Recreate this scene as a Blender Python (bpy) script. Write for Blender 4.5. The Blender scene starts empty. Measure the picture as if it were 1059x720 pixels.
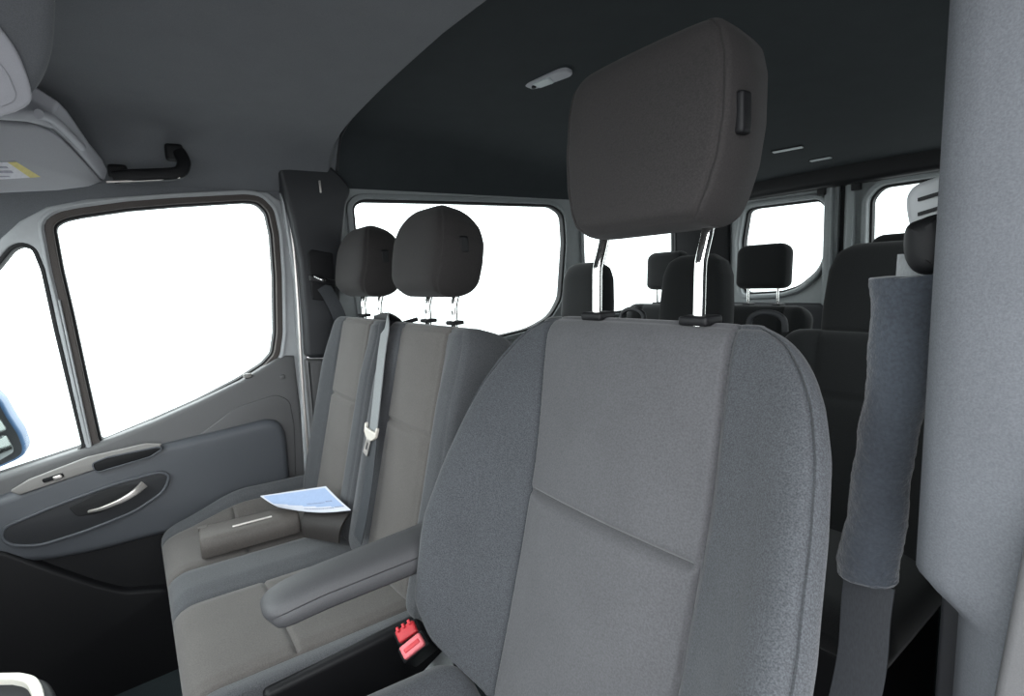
import bpy, bmesh, math, random
import numpy as np
from mathutils import Vector, Matrix, noise as mnoise

random.seed(7)
SC = bpy.context.scene
COL = SC.collection

# ------------------------------------------------------------------ camera
F, YAW, PITCH, ROLL = 531.4, 0.63463, 0.14503, 0.05809
CAM = np.array([1.0, 0.0, 1.165])
c_f = np.array([-math.cos(YAW)*math.cos(PITCH), math.sin(YAW)*math.cos(PITCH), -math.sin(PITCH)])
_r = np.cross(c_f, [0, 0, 1]); _r /= np.linalg.norm(_r)
_u = np.cross(_r, c_f)
c_r = math.cos(ROLL)*_r - math.sin(ROLL)*_u
c_u = np.cross(c_r, c_f)
cd = bpy.data.cameras.new('camera'); cam = bpy.data.objects.new('camera', cd); COL.objects.link(cam)
cd.sensor_width = 36; cd.lens = F/1059*36; cd.clip_start = 0.02; cd.clip_end = 100
m = Matrix.Identity(4)
for i in range(3):
    m[i][0] = c_r[i]; m[i][1] = c_u[i]; m[i][2] = -c_f[i]; m[i][3] = CAM[i]
cam.matrix_world = m
SC.camera = cam

# ------------------------------------------------------------------ sky, exposure
w = bpy.data.worlds.new('overcast_sky'); SC.world = w; w.use_nodes = True
bg = w.node_tree.nodes['Background']
bg.inputs['Color'].default_value = (0.94, 0.97, 1.0, 1)
_tc = w.node_tree.nodes.new('ShaderNodeTexCoord'); _sx = w.node_tree.nodes.new('ShaderNodeSeparateXYZ'); _mr = w.node_tree.nodes.new('ShaderNodeMapRange')
_mr.inputs['From Min'].default_value = -.35; _mr.inputs['From Max'].default_value = .55; _mr.inputs['To Min'].default_value = 1.5; _mr.inputs['To Max'].default_value = 6.4
w.node_tree.links.new(_tc.outputs['Generated'], _sx.inputs[0]); w.node_tree.links.new(_sx.outputs['Z'], _mr.inputs['Value'])
_m2 = w.node_tree.nodes.new('ShaderNodeMapRange')
_m2.inputs['From Min'].default_value = -1; _m2.inputs['From Max'].default_value = 1; _m2.inputs['To Min'].default_value = 1.35; _m2.inputs['To Max'].default_value = .80
_mu = w.node_tree.nodes.new('ShaderNodeMath'); _mu.operation = 'MULTIPLY'
w.node_tree.links.new(_sx.outputs['Y'], _m2.inputs['Value'])
w.node_tree.links.new(_mr.outputs['Result'], _mu.inputs[0]); w.node_tree.links.new(_m2.outputs['Result'], _mu.inputs[1])
w.node_tree.links.new(_mu.outputs[0], bg.inputs['Strength'])
SC.view_settings.view_transform = 'Standard'; SC.view_settings.look = 'None'
SC.view_settings.gamma = 1; SC.view_settings.use_curve_mapping = False
SC.view_settings.exposure = 0.0


def on(x, y, ax, val):
    """the place where the photo's pixel x, y meets the plane ax = val"""
    d = c_f*F + c_r*(x-529.5) - c_u*(y-360)
    i = 'XYZ'.index(ax); t = (val-CAM[i])/d[i]
    return CAM + t*d


def onpl(x, y, n, p0):
    n = np.array(n, float); d = c_f*F + c_r*(x-529.5) - c_u*(y-360)
    return CAM + d*(((np.array(p0, float)-CAM)@n)/(d@n))


# ------------------------------------------------------------------ materials
def srgb(c):
    return tuple(((v/255)/12.92 if v/255 <= .04045 else ((v/255+.055)/1.055)**2.4) for v in c)


def newmat(name):
    mt = bpy.data.materials.new(name); mt.use_nodes = True
    return mt, mt.node_tree, mt.node_tree.nodes['Principled BSDF']


def textured(name, col, rough=.7, scale=900, amount=.25, bump=.2, dist=.0006, sheen=0, stretch=(1, 1, 1), spec=.4, large=.0, metallic=0):
    """procedural surface: fine grain in colour and bump"""
    mt, nt, b = newmat(name)
    N = nt.nodes; L = nt.links
    tc = N.new('ShaderNodeTexCoord'); mp = N.new('ShaderNodeMapping'); mp.inputs['Scale'].default_value = stretch
    L.new(tc.outputs['Object'], mp.inputs['Vector'])
    nz = N.new('ShaderNodeTexNoise'); nz.inputs['Scale'].default_value = scale; nz.inputs['Detail'].default_value = 2
    L.new(mp.outputs['Vector'], nz.inputs['Vector'])
    rmp = N.new('ShaderNodeValToRGB'); e = rmp.color_ramp.elements
    e[0].position = .3; e[1].position = .7
    e[0].color = (*[c*(1-amount) for c in col], 1); e[1].color = (*[c*(1+amount) for c in col], 1)
    L.new(nz.outputs['Fac'], rmp.inputs['Fac'])
    out = rmp.outputs['Color']
    if large:
        n2 = N.new('ShaderNodeTexNoise'); n2.inputs['Scale'].default_value = 14; n2.inputs['Detail'].default_value = 4
        L.new(tc.outputs['Object'], n2.inputs['Vector'])
        mr = N.new('ShaderNodeMapRange'); mr.inputs['From Min'].default_value = .3; mr.inputs['From Max'].default_value = .7
        mr.inputs['To Min'].default_value = 1-large; mr.inputs['To Max'].default_value = 1+large
        L.new(n2.outputs['Fac'], mr.inputs['Value'])
        mx = N.new('ShaderNodeMix'); mx.data_type = 'RGBA'; mx.blend_type = 'MULTIPLY'; mx.inputs['Factor'].default_value = 1
        L.new(out, mx.inputs[6]); L.new(mr.outputs['Result'], mx.inputs[7]); out = mx.outputs[2]
    L.new(out, b.inputs['Base Color'])
    b.inputs['Roughness'].default_value = rough; b.inputs['Specular IOR Level'].default_value = spec; b.inputs['Metallic'].default_value = metallic
    if sheen:
        b.inputs['Sheen Weight'].default_value = sheen; b.inputs['Sheen Roughness'].default_value = .5
    if bump:
        bp = N.new('ShaderNodeBump'); bp.inputs['Strength'].default_value = bump; bp.inputs['Distance'].default_value = dist
        L.new(nz.outputs['Fac'], bp.inputs['Height']); L.new(bp.outputs['Normal'], b.inputs['Normal'])
    return mt


M = {}
M['seat_centre'] = textured('seat_centre_fabric', (.064, .064, .068), .85, 420, .16, .35, .0008, .15, (1, 1, 1), .25, .05)
M['seat_bolster'] = textured('seat_bolster_fabric', (.043, .046, .051), .9, 620, .40, .35, .0008, .12, (1, 1, 1), .25, .04)
M['bench_centre'] = textured('bench_centre_fabric', (.092, .084, .079), .85, 420, .16, .35, .0008, .15, (1, 1, 1), .25, .05)
M['bench_bolster'] = textured('bench_bolster_fabric', (.064, .066, .071), .9, 620, .35, .4, .0008, .15, (1, 1, 1), .25, .04)
M['headrest_black'] = textured('black_headrest_fabric', (.025, .0225, .0222), .85, 500, .2, .3, .0006, .05, (1, 1, 1), .25, .04)
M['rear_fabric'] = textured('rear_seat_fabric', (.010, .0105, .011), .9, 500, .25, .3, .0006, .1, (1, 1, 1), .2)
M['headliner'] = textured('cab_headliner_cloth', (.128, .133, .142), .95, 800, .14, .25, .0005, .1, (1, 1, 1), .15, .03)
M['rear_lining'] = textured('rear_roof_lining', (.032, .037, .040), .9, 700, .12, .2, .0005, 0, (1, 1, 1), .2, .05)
M['plastic_dark'] = textured('dark_grained_plastic', (.020, .021, .024), .55, 900, .12, .3, .0004, 0, (1, 1, 1), .45)
M['plastic_black'] = textured('black_plastic', (.006, .006, .007), .55, 900, .1, .2, .0003, 0, (1, 1, 1), .28)
M['plastic_grey'] = textured('grey_door_plastic', (.095, .094, .096), .5, 900, .08, .25, .0004, 0, (1, 1, 1), .5)
M['plastic_armrest'] = textured('blue_grey_armrest_plastic', (.070, .075, .085), .5, 900, .08, .25, .0004, 0, (1, 1, 1), .5)
M['armrest_skin'] = textured('dark_grey_armrest_skin', (.050, .050, .053), .6, 700, .12, .3, .0004, 0, (1, 1, 1), .4)
M['plastic_switch'] = textured('warm_grey_switch_plastic', (.21, .20, .19), .45, 900, .06, .1, .0003, 0, (1, 1, 1), .5)
M['pillar'] = textured('grained_pillar_trim', (.100, .105, .116), .75, 650, .14, .4, .0006, 0, (1, 1, 1), .35, .05)
M['console_grey'] = textured('light_grey_console_plastic', (.40, .40, .43), .5, 900, .05, .1, .0003)
M['visor'] = textured('grey_visor_vinyl', (.40, .40, .425), .8, 700, .06, .2, .0004)
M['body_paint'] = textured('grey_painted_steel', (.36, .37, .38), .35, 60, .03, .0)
M['body_paint_shaded'] = textured('grey_painted_steel_rear_shaded', (.21, .225, .23), .4, 60, .03, .0)  # same steel paint, with the rear's dimness put into the colour
M['blue_paint'] = textured('blue_exterior_paint', (.05, .12, .24), .35, 60, .04, .0)
M['rubber'] = textured('black_rubber_seal', (.012, .012, .013), .7, 300, .1, .1)
M['rubber_brown'] = textured('brown_grey_window_felt', (.070, .060, .056), .8, 500, .2, .1)
M['floor_mat'] = textured('teal_black_floor_carpet', (.022, .030, .034), .95, 500, .4, .6, .002)
M['belt'] = textured('grey_belt_webbing', (.20, .21, .215), .6, 600, .12, .3, .0004, 0, (1, 1, .25), .4)
M['belt_dark'] = textured('dark_belt_webbing', (.034, .037, .042), .6, 600, .15, .3, .0004, 0, (1, 1, .25), .4)
M['plush'] = textured('slate_plush', (.046, .053, .064), 1.0, 300, .18, .6, .002, .3, (1, 1, 1), .1, .12)
M['red_dark'] = textured('red_buckle_plastic', (.55, .035, .045), .45, 300, .05, .0)
M['red_light'] = textured('light_red_buckle_plastic', (.74, .17, .19), .45, 300, .05, .0)
M['beige'] = textured('beige_buckle_plastic', (.62, .58, .52), .45, 300, .04, .0)
M['leather'] = textured('brown_grey_leather', (.078, .069, .063), .6, 260, .12, .4, .0008, 0, (1, 1, 1), .4, .08)
M['leather_dark'] = textured('dark_brown_leather', (.020, .017, .016), .6, 260, .12, .4, .0008)
M['strip_metal'] = textured('brushed_nickel', (.62, .58, .55), .35, 300, .05, .0, metallic=.8)
M['paper'] = textured('white_paper', (.52, .53, .59), .7, 120, .02, .0)
M['paper_blue'] = textured('pale_blue_paper', (.27, .35, .52), .7, 120, .03, .0)
M['ink'] = textured('faded_ink', (.16, .18, .26), .7, 120, .2, .0)
M['label_yellow'] = textured('yellow_label_print', (.72, .62, .22), .6, 120, .05, .0)
M['label_white'] = textured('white_label_print', (.72, .71, .76), .6, 120, .05, .0)
M['label_grey'] = textured('grey_label_print', (.36, .35, .42), .6, 120, .1, .0)
M['lens'] = textured('frosted_lamp_lens', (.50, .54, .55), .3, 200, .05, .0)
M['cream'] = textured('cream_trim', (.75, .72, .64), .35, 200, .03, .0)


def chrome():
    mt, nt, b = newmat('polished_chrome')
    b.inputs['Base Color'].default_value = (.80, .79, .77, 1); b.inputs['Metallic'].default_value = 1; b.inputs['Roughness'].default_value = .12
    return mt


def glass():
    mt = bpy.data.materials.new('clear_window_glass'); mt.use_nodes = True
    nt = mt.node_tree; nt.nodes.clear()
    o = nt.nodes.new('ShaderNodeOutputMaterial'); t = nt.nodes.new('ShaderNodeBsdfTransparent'); t.inputs['Color'].default_value = (.93, .96, .95, 1)
    g = nt.nodes.new('ShaderNodeBsdfGlossy'); g.inputs['Roughness'].default_value = .02
    lw_ = nt.nodes.new('ShaderNodeLayerWeight'); lw_.inputs['Blend'].default_value = .5
    fr = nt.nodes.new('ShaderNodeMath'); fr.operation = 'POWER'; fr.inputs[1].default_value = 5
    f2 = nt.nodes.new('ShaderNodeMath'); f2.operation = 'MULTIPLY_ADD'; f2.inputs[1].default_value = .6; f2.inputs[2].default_value = .02
    nt.links.new(lw_.outputs['Facing'], fr.inputs[0]); nt.links.new(fr.outputs[0], f2.inputs[0])
    mx = nt.nodes.new('ShaderNodeMixShader')
    nt.links.new(f2.outputs[0], mx.inputs[0]); nt.links.new(t.outputs[0], mx.inputs[1]); nt.links.new(g.outputs[0], mx.inputs[2])
    nt.links.new(mx.outputs[0], o.inputs[0])
    return mt


def mirror_glass():
    mt, nt, b = newmat('mirror_glass')
    b.inputs['Base Color'].default_value = (.32, .34, .33, 1); b.inputs['Metallic'].default_value = 1; b.inputs['Roughness'].default_value = .06
    return mt


M['chrome'] = chrome(); M['glass'] = glass(); M['mirror'] = mirror_glass()


# ------------------------------------------------------------------ object helpers
def link(name, me, mat, parent=None):
    o = bpy.data.objects.new(name, me); COL.objects.link(o)
    if mat is not None:
        for mm in (mat if isinstance(mat, (list, tuple)) else [mat]):
            me.materials.append(M[mm])
    if parent is not None:
        o.parent = parent
        p = parent; off = Vector((0, 0, 0))
        o.matrix_parent_inverse = world_of(parent).inverted()
    return o


def world_of(o):
    mw = o.matrix_basis.copy()
    if o.parent is not None:
        mw = world_of(o.parent) @ o.matrix_parent_inverse @ mw
    return mw


def thing(name, label, cat, loc=(0, 0, 0), group=None):
    o = bpy.data.objects.new(name, None); COL.objects.link(o); o.empty_display_size = .05
    o.location = loc; o['label'] = label; o['category'] = cat
    if group: o['group'] = group
    return o


def tag(o, label, cat, group=None):
    o['label'] = label; o['category'] = cat
    if group: o['group'] = group
    return o


def struct(o, label, cat):
    o['kind'] = 'structure'; o['label'] = label; o['category'] = cat
    return o


def smooth(me, ang=40):
    me.polygons.foreach_set('use_smooth', [True]*len(me.polygons))
    me.set_sharp_from_angle(angle=math.radians(ang))


def mesh_of(name, verts, faces, ang=40, fix=True):
    me = bpy.data.meshes.new(name); me.from_pydata([tuple(map(float, v)) for v in verts], [], faces); me.update()
    if fix:
        bm = bmesh.new(); bm.from_mesh(me); bmesh.ops.recalc_face_normals(bm, faces=bm.faces); bm.to_mesh(me); bm.free()
    smooth(me, ang)
    return me


def box(name, lo, hi, mat, parent=None, bevel=.008, seg=3, rot=None, pivot=None):
    bm = bmesh.new(); bmesh.ops.create_cube(bm, size=1)
    lo = np.array(lo, float); hi = np.array(hi, float)
    for v in bm.verts: v.co = Vector((lo+hi)/2 + np.array(v.co)*(hi-lo))
    if bevel: bmesh.ops.bevel(bm, geom=list(bm.edges), offset=bevel, segments=seg, profile=.6, affect='EDGES')
    if rot is not None:
        pv = Vector(pivot if pivot is not None else (lo+hi)/2)
        bmesh.ops.rotate(bm, verts=bm.verts, cent=pv, matrix=rot)
    me = bpy.data.meshes.new(name); bm.to_mesh(me); bm.free(); smooth(me)
    return link(name, me, mat, parent)


def fillet(poly, r, n=6):
    """round the corners of a closed polygon; r one radius or one per corner"""
    P = [np.array(p, float) for p in poly]; out = []; k = len(P)
    for i in range(k):
        a, b, c = P[i-1], P[i], P[(i+1) % k]; rr = r[i] if isinstance(r, (list, tuple)) else r
        u = a-b; v = c-b; lu = np.linalg.norm(u); lv = np.linalg.norm(v); u /= lu; v /= lv
        d = min(rr, lu*.48, lv*.48)
        if d < 1e-5: out.append(b); continue
        p0 = b+u*d; p1 = b+v*d
        for j in range(n+1):
            t = j/n; out.append((1-t)**2*p0+2*t*(1-t)*b+t*t*p1)
    return out


def offset(poly, d):
    """grow (d > 0) or shrink a closed polygon"""
    P = [np.array(p, float) for p in poly]; k = len(P)
    area = sum(P[i][0]*P[(i+1) % k][1]-P[(i+1) % k][0]*P[i][1] for i in range(k))
    sgn = 1 if area > 0 else -1; out = []
    for i in range(k):
        a, b, c = P[i-1], P[i], P[(i+1) % k]
        e1 = b-a; e2 = c-b
        l1 = np.linalg.norm(e1); l2 = np.linalg.norm(e2)
        if l1 < 1e-7 or l2 < 1e-7: out.append(b.copy()); continue
        n1 = np.array([e1[1], -e1[0]])/l1*sgn; n2 = np.array([e2[1], -e2[0]])/l2*sgn
        nn = n1+n2; L = nn@nn
        out.append(b+nn*(2*d/max(L, .5)))
    return out


AX = {'X': Matrix(((0, 0, 1), (1, 0, 0), (0, 1, 0))), 'Y': Matrix(((1, 0, 0), (0, 0, -1), (0, 1, 0))), 'Z': Matrix.Identity(3)}


def plate_mesh(name, ax, c0, c1, poly, holes=(), bevel=0.0, mat4=None):
    """solid sheet in the plane ax = const between c0 and c1. X: poly in (Y,Z); Y: (X,Z); Z: (X,Y)"""
    cu = bpy.data.curves.new(name, 'CURVE'); cu.dimensions = '2D'; cu.fill_mode = 'BOTH'
    for p in [poly, *holes]:
        s = cu.splines.new('POLY'); s.points.add(len(p)-1); s.use_cyclic_u = True
        for q, pt in zip(s.points, p): q.co = (pt[0], pt[1], 0, 1)
    T = abs(c1-c0)
    cu.extrude = max(T/2-bevel, .0001); cu.bevel_depth = bevel; cu.bevel_resolution = 3; cu.offset = -bevel
    o = bpy.data.objects.new('tmp', cu); COL.objects.link(o)
    dg = bpy.context.evaluated_depsgraph_get(); dg.update()
    me = bpy.data.meshes.new_from_object(o.evaluated_get(dg)); me.name = name
    bpy.data.objects.remove(o); bpy.data.curves.remove(cu)
    if mat4 is None:
        m3 = AX[ax]; sgn = -1 if ax == 'Y' else 1
        mat4 = m3.to_4x4(); i = 'XYZ'.index(ax); mat4[i][3] = (c0+c1)/2
    me.transform(mat4)
    bm = bmesh.new(); bm.from_mesh(me); bmesh.ops.remove_doubles(bm, verts=bm.verts, dist=1e-6)
    bmesh.ops.recalc_face_normals(bm, faces=bm.faces); bm.to_mesh(me); bm.free()
    smooth(me, 35)
    return me


def plate(name, ax, c0, c1, poly, mat, parent=None, holes=(), bevel=0.0):
    return link(name, plate_mesh(name, ax, c0, c1, poly, holes, bevel), mat, parent)


def frames(pts, upv, closed=False):
    P = np.array(pts, float); k = len(P); T = []
    for i in range(k):
        a = P[i-1] if (closed or i > 0) else P[i]; b = P[(i+1) % k] if (closed or i < k-1) else P[i]
        t = b-a; T.append(t/max(np.linalg.norm(t), 1e-9))
    out = []
    for i, t in enumerate(T):
        uv = np.array(upv[i] if np.ndim(upv) == 2 else upv, float)
        s = np.cross(t, uv); s /= max(np.linalg.norm(s), 1e-9); n = np.cross(s, t)
        out.append((P[i], s, n))
    return out


def sweep_mesh(name, pts, prof, up=(0, 0, 1), closed=False, scale=None, ang=50):
    """carry a closed profile [(side, normal)] along a path"""
    fr = frames(pts, up, closed); V = []; Fc = []; k = len(prof); n = len(fr)
    for i, (p, s, nn) in enumerate(fr):
        sc = scale[i] if scale is not None else 1
        sc = (sc, sc) if np.isscalar(sc) else sc
        for a, b in prof: V.append(p+s*a*sc[0]+nn*b*sc[1])
    for i in range(n if closed else n-1):
        j = (i+1) % n
        for q in range(k): Fc.append((i*k+q, i*k+(q+1) % k, j*k+(q+1) % k, j*k+q))
    if not closed:
        Fc.append(tuple(range(k))); Fc.append(tuple((n-1)*k+q for q in range(k)))
    return mesh_of(name, V, Fc, ang)


def circ(r, n=14, ry=None):
    return [(r*math.cos(2*math.pi*i/n), (ry or r)*math.sin(2*math.pi*i/n)) for i in range(n)]


def rrect(a, b, r, n=4):
    return [tuple(p) for p in fillet([(-a/2, -b/2), (a/2, -b/2), (a/2, b/2), (-a/2, b/2)], r, n)]


def sweep(name, pts, prof, mat, parent=None, up=(0, 0, 1), closed=False, scale=None, ang=50):
    return link(name, sweep_mesh(name, pts, prof, up, closed, scale, ang), mat, parent)


def spline(pts, n=10):
    """Catmull-Rom through the points"""
    P = [np.array(p, float) for p in pts]; out = []
    for i in range(len(P)-1):
        p0 = P[max(i-1, 0)]; p1 = P[i]; p2 = P[i+1]; p3 = P[min(i+2, len(P)-1)]
        for j in range(n):
            t = j/n; out.append(.5*((2*p1)+(-p0+p2)*t+(2*p0-5*p1+4*p2-p3)*t*t+(-p0+3*p1-3*p2+p3)*t**3))
    out.append(P[-1]); return out


def closed_spline(pts, n=8):
    P = [np.array(p, float) for p in pts]; k = len(P); out = []
    for i in range(k):
        p0, p1, p2, p3 = P[i-1], P[i], P[(i+1) % k], P[(i+2) % k]
        for j in range(n):
            t = j/n; out.append(.5*((2*p1)+(-p0+p2)*t+(2*p0-5*p1+4*p2-p3)*t*t+(-p0+3*p1-3*p2+p3)*t**3))
    return out


def sst(a, b, x):
    t = np.clip((x-a)/(b-a), 0, 1); return t*t*(3-2*t)


def g(d, s):
    return np.exp(-(d/s)**2)


def itp(xs, ys):
    """smooth interpolation table"""
    xs = np.array(xs, float); ys = np.array(ys, float)
    gx = np.linspace(xs[0], xs[-1], 400); gy = np.interp(gx, xs, ys)
    kw = 21; pad_ = np.concatenate([np.full(kw, gy[0]), gy, np.full(kw, gy[-1])])
    ker = np.hanning(kw+2)[1:-1]; ker /= ker.sum()
    sm = np.convolve(pad_, ker, 'same')[kw:-kw]
    return lambda v: np.interp(v, gx, sm)


def pad(name, O, h, wfn, Tf, Tb, mats, parent, lean=0, mode='back', n=3.0, r0=.05, r1=.05, p=2.4, front=None, region=None, rows=60, cols=60, nb=16, bend=None, taper=None):
    """upholstered pad: outline half-width wfn(v), front face with a relief, closed sides and back.
    mode back: stands up and leans by lean degrees, faces -Y; mode flat: lies with its face up and runs towards -Y"""
    th = math.radians(lean)
    O = np.array(O, float); right = np.array([1., 0, 0])
    if mode == 'back': up = np.array([0, math.sin(th), math.cos(th)]); fr = np.array([0, -math.cos(th), math.sin(th)])
    else: up = np.array([0, -math.cos(th), math.sin(th)]); fr = np.array([0, math.sin(th), math.cos(th)])
    tv = np.linspace(0, 1, rows)
    # rows crowd at both ends
    v = .5-.5*np.cos(np.pi*tv); v = .45*v+.55*tv
    a = np.linspace(-1, 1, cols); s_f = .5*np.sin(a*np.pi/2)+.5*a
    a2 = np.linspace(1, -1, nb+2)[1:-1]; s_b = np.sin(a2*np.pi/2)
    V = []; k = cols+nb
    for vi in v:
        e = 1.0; y = vi*h
        if y < r0: e = max(1-abs((r0-y)/r0)**p, 0)**(1/p)
        if y > h-r1: e = max(1-abs((y-h+r1)/r1)**p, 0)**(1/p)
        W = float(wfn(vi))
        ef = (1-np.abs(s_f)**n).clip(0)**(1/n); eb = (1-np.abs(s_b)**n).clip(0)**(1/n)
        d = (Tf+(front(s_f*W, vi, W) if front else 0))*ef*e if False else Tf*ef*e+((front(s_f*W, vi, W)*ef*(e**.6)) if front else 0)
        x = s_f*W
        bo = bend(y) if bend else 0
        def nar(di):
            if not taper: return 1
            return 1-taper[1]*float(np.clip((taper[0](vi)-di)/taper[2], 0, 1))
        for xi, di in zip(x, d): V.append(O+right*xi*nar(di)+up*y+fr*(di+bo))
        for sb, ebi in zip(s_b, eb): V.append(O+right*sb*W*nar(-Tb*ebi*e)+up*y+fr*(-Tb*ebi*e+bo))
    Fc = []; mi = []
    for i in range(rows-1):
        for q in range(k):
            q2 = (q+1) % k
            Fc.append((i*k+q, i*k+q2, (i+1)*k+q2, (i+1)*k+q))
            mi.append(region(s_f[min(q, cols-1)]*float(wfn(v[i])), v[i], q < cols-1) if region else 0)
    Fc.append(tuple(range(k))[::-1]); Fc.append(tuple((rows-1)*k+q for q in range(k))); mi += [mi[0], mi[-1]]
    me = bpy.data.meshes.new(name); me.from_pydata([tuple(x) for x in V], [], Fc)
    if region: me.polygons.foreach_set('material_index', [int(x) for x in mi])
    me.update()
    bm = bmesh.new(); bm.from_mesh(me); bmesh.ops.recalc_face_normals(bm, faces=bm.faces); bm.to_mesh(me); bm.free()
    smooth(me, 60)
    return link(name, me, mats, parent)


# ================================================================== THE SETTING
XL, XR, YR = -.87, .87, 2.75      # inner faces of the two sides, rear doors


def roofgrid(name, prof_of, ys, mat):
    V = []; Fc = []; k = None
    for y in ys:
        P = prof_of(y); k = len(P)
        for x, z in P: V.append((x, y, z))
    nrow = len(ys)
    for i in range(nrow-1):
        for q in range(k-1): Fc.append((i*k+q, i*k+q+1, (i+1)*k+q+1, (i+1)*k+q))
    o = len(V)
    V += [(x, y, z+.012) for x, y, z in V]
    Fc += [tuple(a+o for a in f)[::-1] for f in Fc]
    # close the rim
    rim = [q for q in range(k)]+[i*k+k-1 for i in range(1, nrow)]+[(nrow-1)*k+q for q in range(k-2, -1, -1)]+[i*k for i in range(nrow-2, 0, -1)]
    for a, b in zip(rim, rim[1:]+rim[:1]): Fc.append((a, b, b+o, a+o))
    return link(name, mesh_of(name, V, Fc, 50), mat)


def half(pts):
    P = spline([(x, z) for x, z in pts], 6)
    return [(-x, z) for x, z in P[::-1]]+[(x, z) for x, z in P[1:]]


cab_half = [(0, 1.668), (.3, 1.658), (.55, 1.640), (.68, 1.620), (.755, 1.592), (.80, 1.555), (.835, 1.515), (.872, 1.478)]


def cab_prof(y):
    rise = .062*sst(.600, .632, y); fall = -.16*sst(-.12, -.42, y)**1.0
    out = []
    for x, z in half(cab_half):
        kx = 1-.40*sst(.75, .87, abs(x))
        out.append((x, z+(rise+fall)*kx))
    return out


ceil = roofgrid('ceiling', cab_prof, np.concatenate([np.linspace(-.40, .52, 26), np.linspace(.53, .595, 6), np.linspace(.60, .638, 14)]), 'headliner')
struct(ceil, 'grey cloth headliner over the front seats', 'ceiling')
rear_half = [(0, 1.752), (.28, 1.738), (.62, 1.698), (.75, 1.668), (.80, 1.64), (.838, 1.585), (.858, 1.53), (.875, 1.485)]


def rear_prof(y):
    kk = 1-.78*sst(.9, 2.7, y)
    lip = .0
    return [(x, 1.50+(z-1.50)*(kk if z > 1.5 else 1)+lip) for x, z in half(rear_half)]


rl = [np.array([x, .648, z-.004]) for x, z in rear_prof(.66) if abs(x) < .85]
o = sweep('trim_7', rl, circ(.006, 8), 'plastic_dark', up=(0, 1, 0)); struct(o, 'thin edging where the rear roof lining starts', 'trim')
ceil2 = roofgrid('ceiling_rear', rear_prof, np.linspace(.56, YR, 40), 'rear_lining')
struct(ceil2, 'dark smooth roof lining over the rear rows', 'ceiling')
roof = box('roof', (-.98, -.45, 1.81), (.98, 2.95, 1.85), 'body_paint', bevel=.01); struct(roof, 'steel van roof above the lining', 'roof')
fl = box('floor', (-.95, -1.1, -.06), (.95, 2.9, 0.0), 'floor_mat', bevel=.0); struct(fl, 'dark teal carpeted cab floor', 'floor')

# ---- left side body with two window openings
w1 = [on(*p, 'X', XL)[1:] for p in ((366, 214), (374, 209), (470, 211), (570, 214), (581, 222), (583, 250), (579, 308), (569, 327), (547, 339.6), (512, 348))]
w1 += [np.array([.95, .88]), np.array([.70, .87])]
w1 = fillet(w1, [.02, .02, 0, .03, .03, .03, .03, .05, .05, .05, .02, .05])
w2 = fillet([(1.86, .93), (2.50, .93), (2.60, 1.02), (2.60, 1.44), (1.86, 1.455)], [.1, .05, .05, .08, .08])
body = [(.56, 0), (2.82, 0), (2.82, 1.81), (.56, 1.81)]
wl = plate('wall_left', 'X', -.905, XL, body, 'body_paint_shaded', holes=[offset(w1, .012), offset(w2, .012)], bevel=.004)
struct(wl, 'grey painted steel side wall beside the rear seats', 'wall')
lw = plate('wall_trim', 'X', -.90, -.852, [(.62, 0), (2.7, 0), (2.7, .84), (.62, .84)], 'plastic_dark', wl, bevel=.01)
for nm, wp, lab in (('window_1', w1, 'long side window behind the passenger bench'), ('window_2', w2, 'side window beside the last row')):
    t = struct(thing(nm, lab, 'window', (XL, float(np.mean([p[0] for p in wp])), .9)), lab, 'window')
    plate('window_frame', 'X', -.90, XL+.012, offset(wp, .030), 'body_paint_shaded', t, [offset(wp, .010)], .004)
    plate('window_seal', 'X', -.896, XL+.004, offset(wp, .012), 'rubber', t, [wp], .003)
    plate('window_pane', 'X', -.886, -.882, offset(wp, .008), 'glass', t)

# ---- right side body
wr = plate('wall_right', 'X', XR, .955, [(.60, 0), (2.82, 0), (2.82, 1.81), (.60, 1.81)], 'plastic_dark',
           holes=[offset(w1, .012), offset(w2, .012)] if False else [offset(fillet([(.95, .9), (1.7, .9), (1.7, 1.44), (.95, 1.44)], .07), .012), offset(w2, .012)], bevel=.004)
struct(wr, 'dark trimmed side wall on the driver side', 'wall')
for nm, wp, lab in (('window_3', fillet([(.95, .9), (1.7, .9), (1.7, 1.44), (.95, 1.44)], .07), 'side window behind the driver pillar'), ('window_4', w2, 'rear side window on the driver side')):
    t = struct(thing(nm, lab, 'window', (XR, float(np.mean([p[0] for p in wp])), .9)), lab, 'window')
    plate('window_frame', 'X', XR-.012, .93, offset(wp, .030), 'body_paint_shaded', t, [offset(wp, .010)], .004)
    plate('window_pane', 'X', .938, .942, offset(wp, .02), 'glass', t)
rail = box('wall_right_rail', (.84, -.45, 1.50), (.96, .62, 1.80), 'plastic_dark', bevel=.02); struct(rail, 'roof rail above the open driver door', 'wall')
sill = box('wall_right_sill', (.86, -.6, -.06), (.98, .62, .12), 'plastic_black', bevel=.02); struct(sill, 'door sill below the driver door opening', 'wall')

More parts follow.
